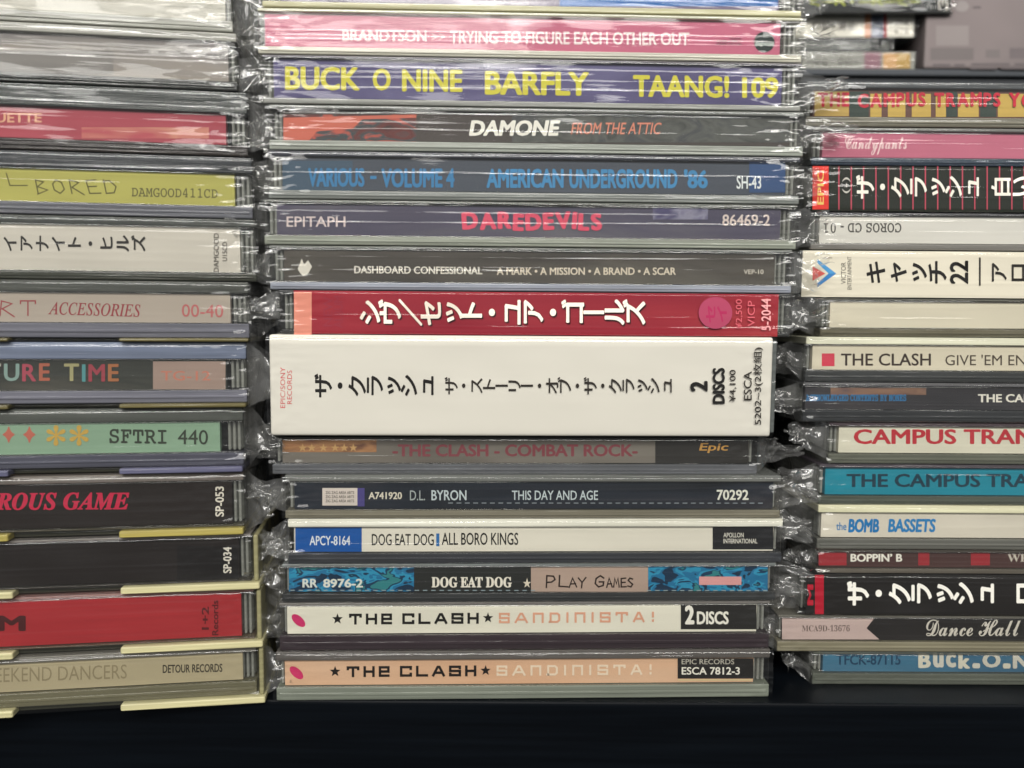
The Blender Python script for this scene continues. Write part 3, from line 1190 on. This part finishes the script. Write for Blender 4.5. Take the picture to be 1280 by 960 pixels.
def p(P):
    P.text('𝓒𝓪𝓷𝓭𝔂𝓹𝓪𝓷𝓽𝓼', 1058, 169, 1136, 193, '#f2d2d6', bold=.01)


cd(RIG, 159.5, 207.5, 1015, None, (1030, None, 165, 197), paper('#c86e88', .5, .1), 'CD case with pink spine and white script, second in the right pile', GR,
   base='#44505e', lid='#8a8a86', printer=p, d=.0002)


def p(P):
    P.rect(1015, 208, 1035, 262, paper('#d8382e'))
    P.text('EPIC', 1021, 213, 1029, 256, '#e9c66a', rot=90, bold=.02)
    for i in range(17):
        xx = 1047 + i * 15.4
        P.rect(xx, 208.3, xx + 1.6, 262.3, ink('#b04858'))
    P.text('(-)', 1052, 222, 1062, 242, '#c8c4bc', rot=90)
    P.jp('ザ・クラッシュ', 1069, 1223, 234, 31, '#f0ebdf', bold=.03, fill=1.16)
    P.jp('白い暴動', 1238, 1330, 234, 29, '#f0ebdf', bold=.03, fill=1.1)


cd(RIG, 208, 265, 1010, None, (1015, None, 208, 264), paper('#22261f', .5, .15), 'CD case in black paper strip with fine pink stripes and white Japanese characters', GR,
   base='#2a2c2c', lid='#303232', printer=p, obi=True, d=.000)


def p(P):
    P.text('𝙲𝙾𝚁𝙾𝚂 𝙲𝙳 - 𝟶𝟷', 1031, 278, 1129, 291, '#55524e', rot=180, bold=.02)


cd(RIG, 265.5, 313, 1014, None, (1026, None, 270, 304.5), paper('#e2dfd9', .5, .04), 'CD case with a white spine and upside-down grey typewriter lettering in the right pile', GR,
   base='#8d8a84', lid='#6c6c70', printer=p, d=.0002)


def p(P):
    P.poly([(1015, 333), (1015, 351), (1031, 342)], ink('#d8524a'))
    P.poly([(1021, 324), (1021, 329), (1035, 342), (1044.5, 342)], ink('#4d98cf'))
    P.poly([(1021, 359), (1044.5, 342), (1035, 342), (1021, 354)], ink('#3a80c0'))
    P.text('VICTOR', 1050.5, 328, 1056.5, 355, '#33302c', rot=90)
    P.text('ENTERTAINMENT', 1058.5, 321, 1063.5, 362, '#33302c', rot=90)
    P.jp('キャッチ', 1081, 1183, 340.5, 32, BK, bold=.03, fill=1.06)
    P.text('22', 1186, 326, 1209, 355, BK, rot=90, bold=.03)
    P.rect(1222.5, 322, 1224.5, 357, ink(BK))
    P.jp('アローン', 1235, 1330, 341, 28, '#24201c', bold=.02, fill=1.0)


cd(RIG, 313.5, 372.5, 998, None, (1002, None, 314, 370), paper('#ded7c4', .5, .03), 'CD case in cream paper strip with red and blue emblem and black Japanese characters', GR,
   base='#4a4d4a', lid='#4a4d4a', printer=p, obi=True, d=.0002)

cd(RIG, 373, 421, 1026, None, (1039, None, 377, 410.5), paper('#e0d8c4', .5, .04), 'CD case with a blank cream spine in the right pile', GR,
   base='#75705c', lid='#6a6a62', d=.0002)


def p(P):
    P.rect(1029, 442, 1045, 458, paper('#d84058'))
    P.text('THE CLASH', 1053, 442, 1166, 457.5, '#3c2f28', bold=.018)
    P.text("GIVE 'EM ENOUGH ROPE", 1184, 443.5, 1395, 457, '#4c4036', bold=.002)


cd(RIG, 421.5, 478, 1007, None, (1017, None, 432, 463.5), paper('#e0d7c2', .5, .04), 'CD case with cream spine, small red square and dark capitals, right pile', GR,
   base='#3e4040', lid='#dcd8c0', d=0.0, printer=p, balpha=.9)


def p(P):
    P.rect(1040, 485, 1160, 494, art('dusk', [(0.3, '#4a3a38'), (0.5, '#8a6a58'), (0.7, '#5a4a50')], (70, 60, 300)))
    P.text('𝙰𝙲𝙺𝙽𝙾𝚆𝙻𝙴𝙳𝙶𝙴𝙳 𝙲𝙾𝙽𝚃𝙴𝙽𝚃𝚂 𝙱𝚈 𝙽𝙾𝙽𝙴𝚂', 1009, 493.5, 1135, 502, '#2f78b0', bold=.03)
    P.text('THE CAMPUS', 1225, 493, 1322, 503.5, '#eeeae0', bold=.035)


cd(RIG, 478.5, 528, 1004, None, (1008, None, 484, 513), art('night_print', [(0.3, '#222326'), (0.5, '#37353a'), (0.8, '#504a48')], (14, 14, 120)),
   'CD case with dark spine, tiny blue lettering at its left and white capitals', GR, base='#3c3e40', lid='#6a6a6c', d=0.0, printer=p)


def p(P):
    P.text('CAMPUS TRAMPS', 1069, 537, 1330, 556, '#c0303c', bold=.035)


cd(RIG, 528.5, 580, 1036, None, (1050, None, 534, 567.5), paper('#dedac8', .5, .04), 'CD case with a cream spine and big red capitals in the right pile', GR,
   base='#6a6c60', lid='#4a4044', d=.0002, printer=p)


def p(P):
    P.text('THE CAMPUS TRAMPS', 1060, 593, 1338, 610, '#123a4c', bold=.035)


cd(RIG, 580.5, 631, 1024, None, (1033, None, 586, 620), paper('#1788a0', .5, .12), 'CD case with a teal spine and dark capitals in the right pile', GR,
   base='#5c6258', lid='#504a50', d=.0002, printer=p)


def p(P):
    P.text('the', 1047, 654, 1060, 664, '#2a7ab8', bold=.02)
    P.text('BOMB', 1062, 649.5, 1101, 667, '#1e7cc0', bold=.06, shear=.12)
    P.text('BASSETS', 1112, 649.5, 1172, 666.5, '#2c84c4', bold=.05, shear=.12)


cd(RIG, 631.5, 687, 1022, None, (1028, None, 642, 673.5), paper('#dfd8ca', .5, .04), 'CD case with an off-white spine and bright blue slanted capitals in the right pile', GR,
   base='#686862', lid='#e8dcb8', d=.0002, printer=p, balpha=.9)


def p(P):
    for a, b_ in ((1025, 1060), (1150, 1164), (1216, 1240)):
        P.rect(a, 692, b_, 708, paper('#9c2c34'))
    P.text('BOPPIN’ B', 1065, 693.5, 1130, 703.5, '#f0ece2', bold=.04)
    P.text('𝐖𝐄𝐋𝐂𝐎𝐌𝐄', 1262, 694, 1350, 703.5, '#d0c8bc')


cd(RIG, 687.5, 717.2, 1022, None, (1026, None, 690, 711), paper('#4a3230', .5, .15), 'slim CD case with maroon spine and small white capitals in the right pile', GR,
   base='#6c665c', lid='#54504a', d=.0002, printer=p)


def p(P):
    P.rect(1018, 718, 1029, 767, paper('#a8182c'))
    P.text('M', 1008.5, 730, 1016, 756, '#a8182c', rot=90, bold=.05)
    P.jp('ザ・クラッシュ', 1058, 1242, 741, 31, '#f4f1e8', bold=.045, fill=1.16)
    P.jp('ロンドン', 1266, 1370, 741, 31, '#f4f1e8', bold=.045, fill=1.16)


cd(RIG, 717.8, 769, 1000, None, (1007, None, 718, 768), paper('#1f1d1c', .5, .12), 'CD case in plain black paper strip with bold white Japanese characters, right pile', GR,
   base='#343434', lid='#343434', d=.0002, printer=p, obi=True, reach=.009)


def p(P):
    P.poly([(979, 774), (979, 801), (1101, 801), (1085, 787), (1095, 774)], paper('#c9b2ae'))
    P.text('𝐌𝐂𝐀𝟗𝐃-𝟏𝟑𝟔𝟕𝟔', 1004, 783, 1064, 791, '#6a5a56')
    P.text('𝓓𝓪𝓷𝓬𝓮 𝓗𝓪𝓵𝓵 𝓒𝓻𝓪𝓼𝓱𝓮𝓻𝓼', 1160, 776, 1370, 797, '#dcd6cc', bold=.006)


cd(RIG, 769.5, 815, 972, None, (979, None, 774, 802.5), paper('#232020', .5, .12), 'CD case with black spine, pale script and a notched pink panel at its left', GR,
   base='#918b74', lid='#6c6a62', d=.0002, printer=p)


def p(P):
    P.text('TFCK-87115', 1047, 820, 1128, 833, '#1c3f5c', bold=.03)
    cs = ['#d8d4c4', '#d2cfc4', '#cfccc0']
    P.letters('Buck-O-Nine', 1150, 818, 1330, 837, cs, bold=.06, jit=.04, seed=9, gap=.1)


cd(RIG, 815.5, 856, 1016, None, (1030, None, 817.5, 842), art('sky_print', [(0.3, '#325c7c'), (0.55, '#437592'), (0.8, '#50807f')], (12, 12, 100)),
   'CD case with blue spine and pale comic capitals, bottom of the right pile', GR, base='#62665c', lid='#5c6058', d=.0002, printer=p)

# ------------------------------------------------------------------ behind: riser with a few more cases and a large box
zt = BACK.uz(0, 1080, 87)[1]
rz = thing('display_riser', 'dark grey plinth behind the right pile carrying more CD cases', 'plinth', BACK.o + Vector((-.11, 0, 0)), 0)
link('plinth_body', boxmesh([(0, .42, 0, .20, 0, zt - .003, 0)], [paper('#35373a', .5)], .001, 2), rz)
link('plinth_top', boxmesh([(-.002, .422, -.002, .202, zt - .0029, zt - .0002, 0)], [paper('#45484c', .4)], .0006, 2), rz)


def p(P):
    P.jp('ーその・のカー', 1006, 1074, 78, 12, '#3a3836', bold=.02, fill=1.1)
    P.rect(1080, 66, 1100, 86, paper('#8a6670'))
    P.rect(1103, 67, 1120, 86, paper('#c49a6a'))
    P.rect(1120, 67, 1137, 86, paper('#b08f50'))


cd(BACK, 64.5, 87, None, 1146, (None, 1143, 65, 86.5), paper('#8f8f88'), 'CD case with grey strip ending in orange, lowest on the plinth behind', GB,
   base='#4a4c4c', lid='#4a4c4c', printer=p, obi=True, fold=(0, 0))
cd(BACK, 47.5, 64, None, 1116, (None, 1090, 50, 62), paper('#6c6e6c'), 'slim grey CD case in loose film between two lettered cases of the pile behind', GB,
   base='#5c5f60', lid='#5c5f60', fold=(0, 0), d=.001)


def p(P):
    P.jp('恐竜大事件', 1014, 1070, 33, 13, '#4a4440', bold=.02, fill=1.1)
    P.rect(1080, 19, 1088, 47, paper('#c08a6a'))
    P.rect(1088, 19, 1104, 47, art('photo_print', [(0.3, '#2c3440'), (0.5, '#8a90a0'), (0.7, '#d8d4cc')], (160, 60, 200)))
    P.rect(1104, 19, 1108, 47, paper('#a04848'))
    P.text('22', 1118, 25, 1134, 42, '#9a9488', rot=90)


cd(BACK, 17.5, 47, None, 1146, (None, 1142, 18, 46.5), paper('#dcd8cc'), 'CD case with a white strip and a small photo in the pile behind', GB,
   base='#5c5f60', lid='#5c5f60', printer=p, obi=True, fold=(0, 0), d=.001)


def p(P):
    P.jp('パーズ・ーズーバー', 1010, 1150, 3, 11, '#b9c24a', bold=.03, fill=1.1)
    P.text('3', 1172, -8, 1184, 14, '#cfcac0', rot=90, bold=.02)


cd(BACK, -14, 17, None, 1192, (None, 1188, -13, 16.5), paper('#242626'), 'black CD case with yellow-green characters at the top of the pile behind', GB,
   base='#3a3c3c', lid='#3a3c3c', printer=p, obi=True, fold=(0, 0), d=-.004)

d = -.002
ua, ub = BACK.uz(d, 1157, 40)[0], BACK.uz(d, 1420, 40)[0]
zb2, zt2 = zt, BACK.uz(d, 1200, -200)[1]
mb = thing('display_box', 'large mauve grey box with paler panels standing in the background at top right', 'box', BACK.o + BACK.n * d + BACK.u * ua + Vector((0, 0, zb2)), BACK.yaw)
link('box_body', boxmesh([(0, ub - ua, 0, .06, 0, zt2 - zb2, 0)], [art('faded_print', [(0.3, '#6f6766'), (0.55, '#7c7271'), (0.8, '#857677')], (9, 9, 14))], .001, 2), mb)
P = Print(BACK, d, ua, zb2, 0.0)
P.rect(1170, 32, 1211, 57, paper('#857d7b', .5, .08))
P.rect(1163, 60, 1217, 75, paper('#6b6463', .5, .1))
P.rect(1232, 62, 1250, 72, paper('#6f6867', .5, .1))
P.rect(1262, 60, 1300, 73, paper('#675f60', .5, .1))
for i, (xa, xb, yy) in enumerate(((1166, 1188, 80), (1193, 1206, 80), (1214, 1262, 79), (1268, 1296, 79), (1212, 1246, 84), (1252, 1290, 84), (1216, 1226, 8))):
    P.rect(xa, yy, xb, yy + 2.6, ink('#5e5758'))
P.ellipse(1202, 8, 9, 7, paper('#8b8482'))
P.build('front_print', mb)
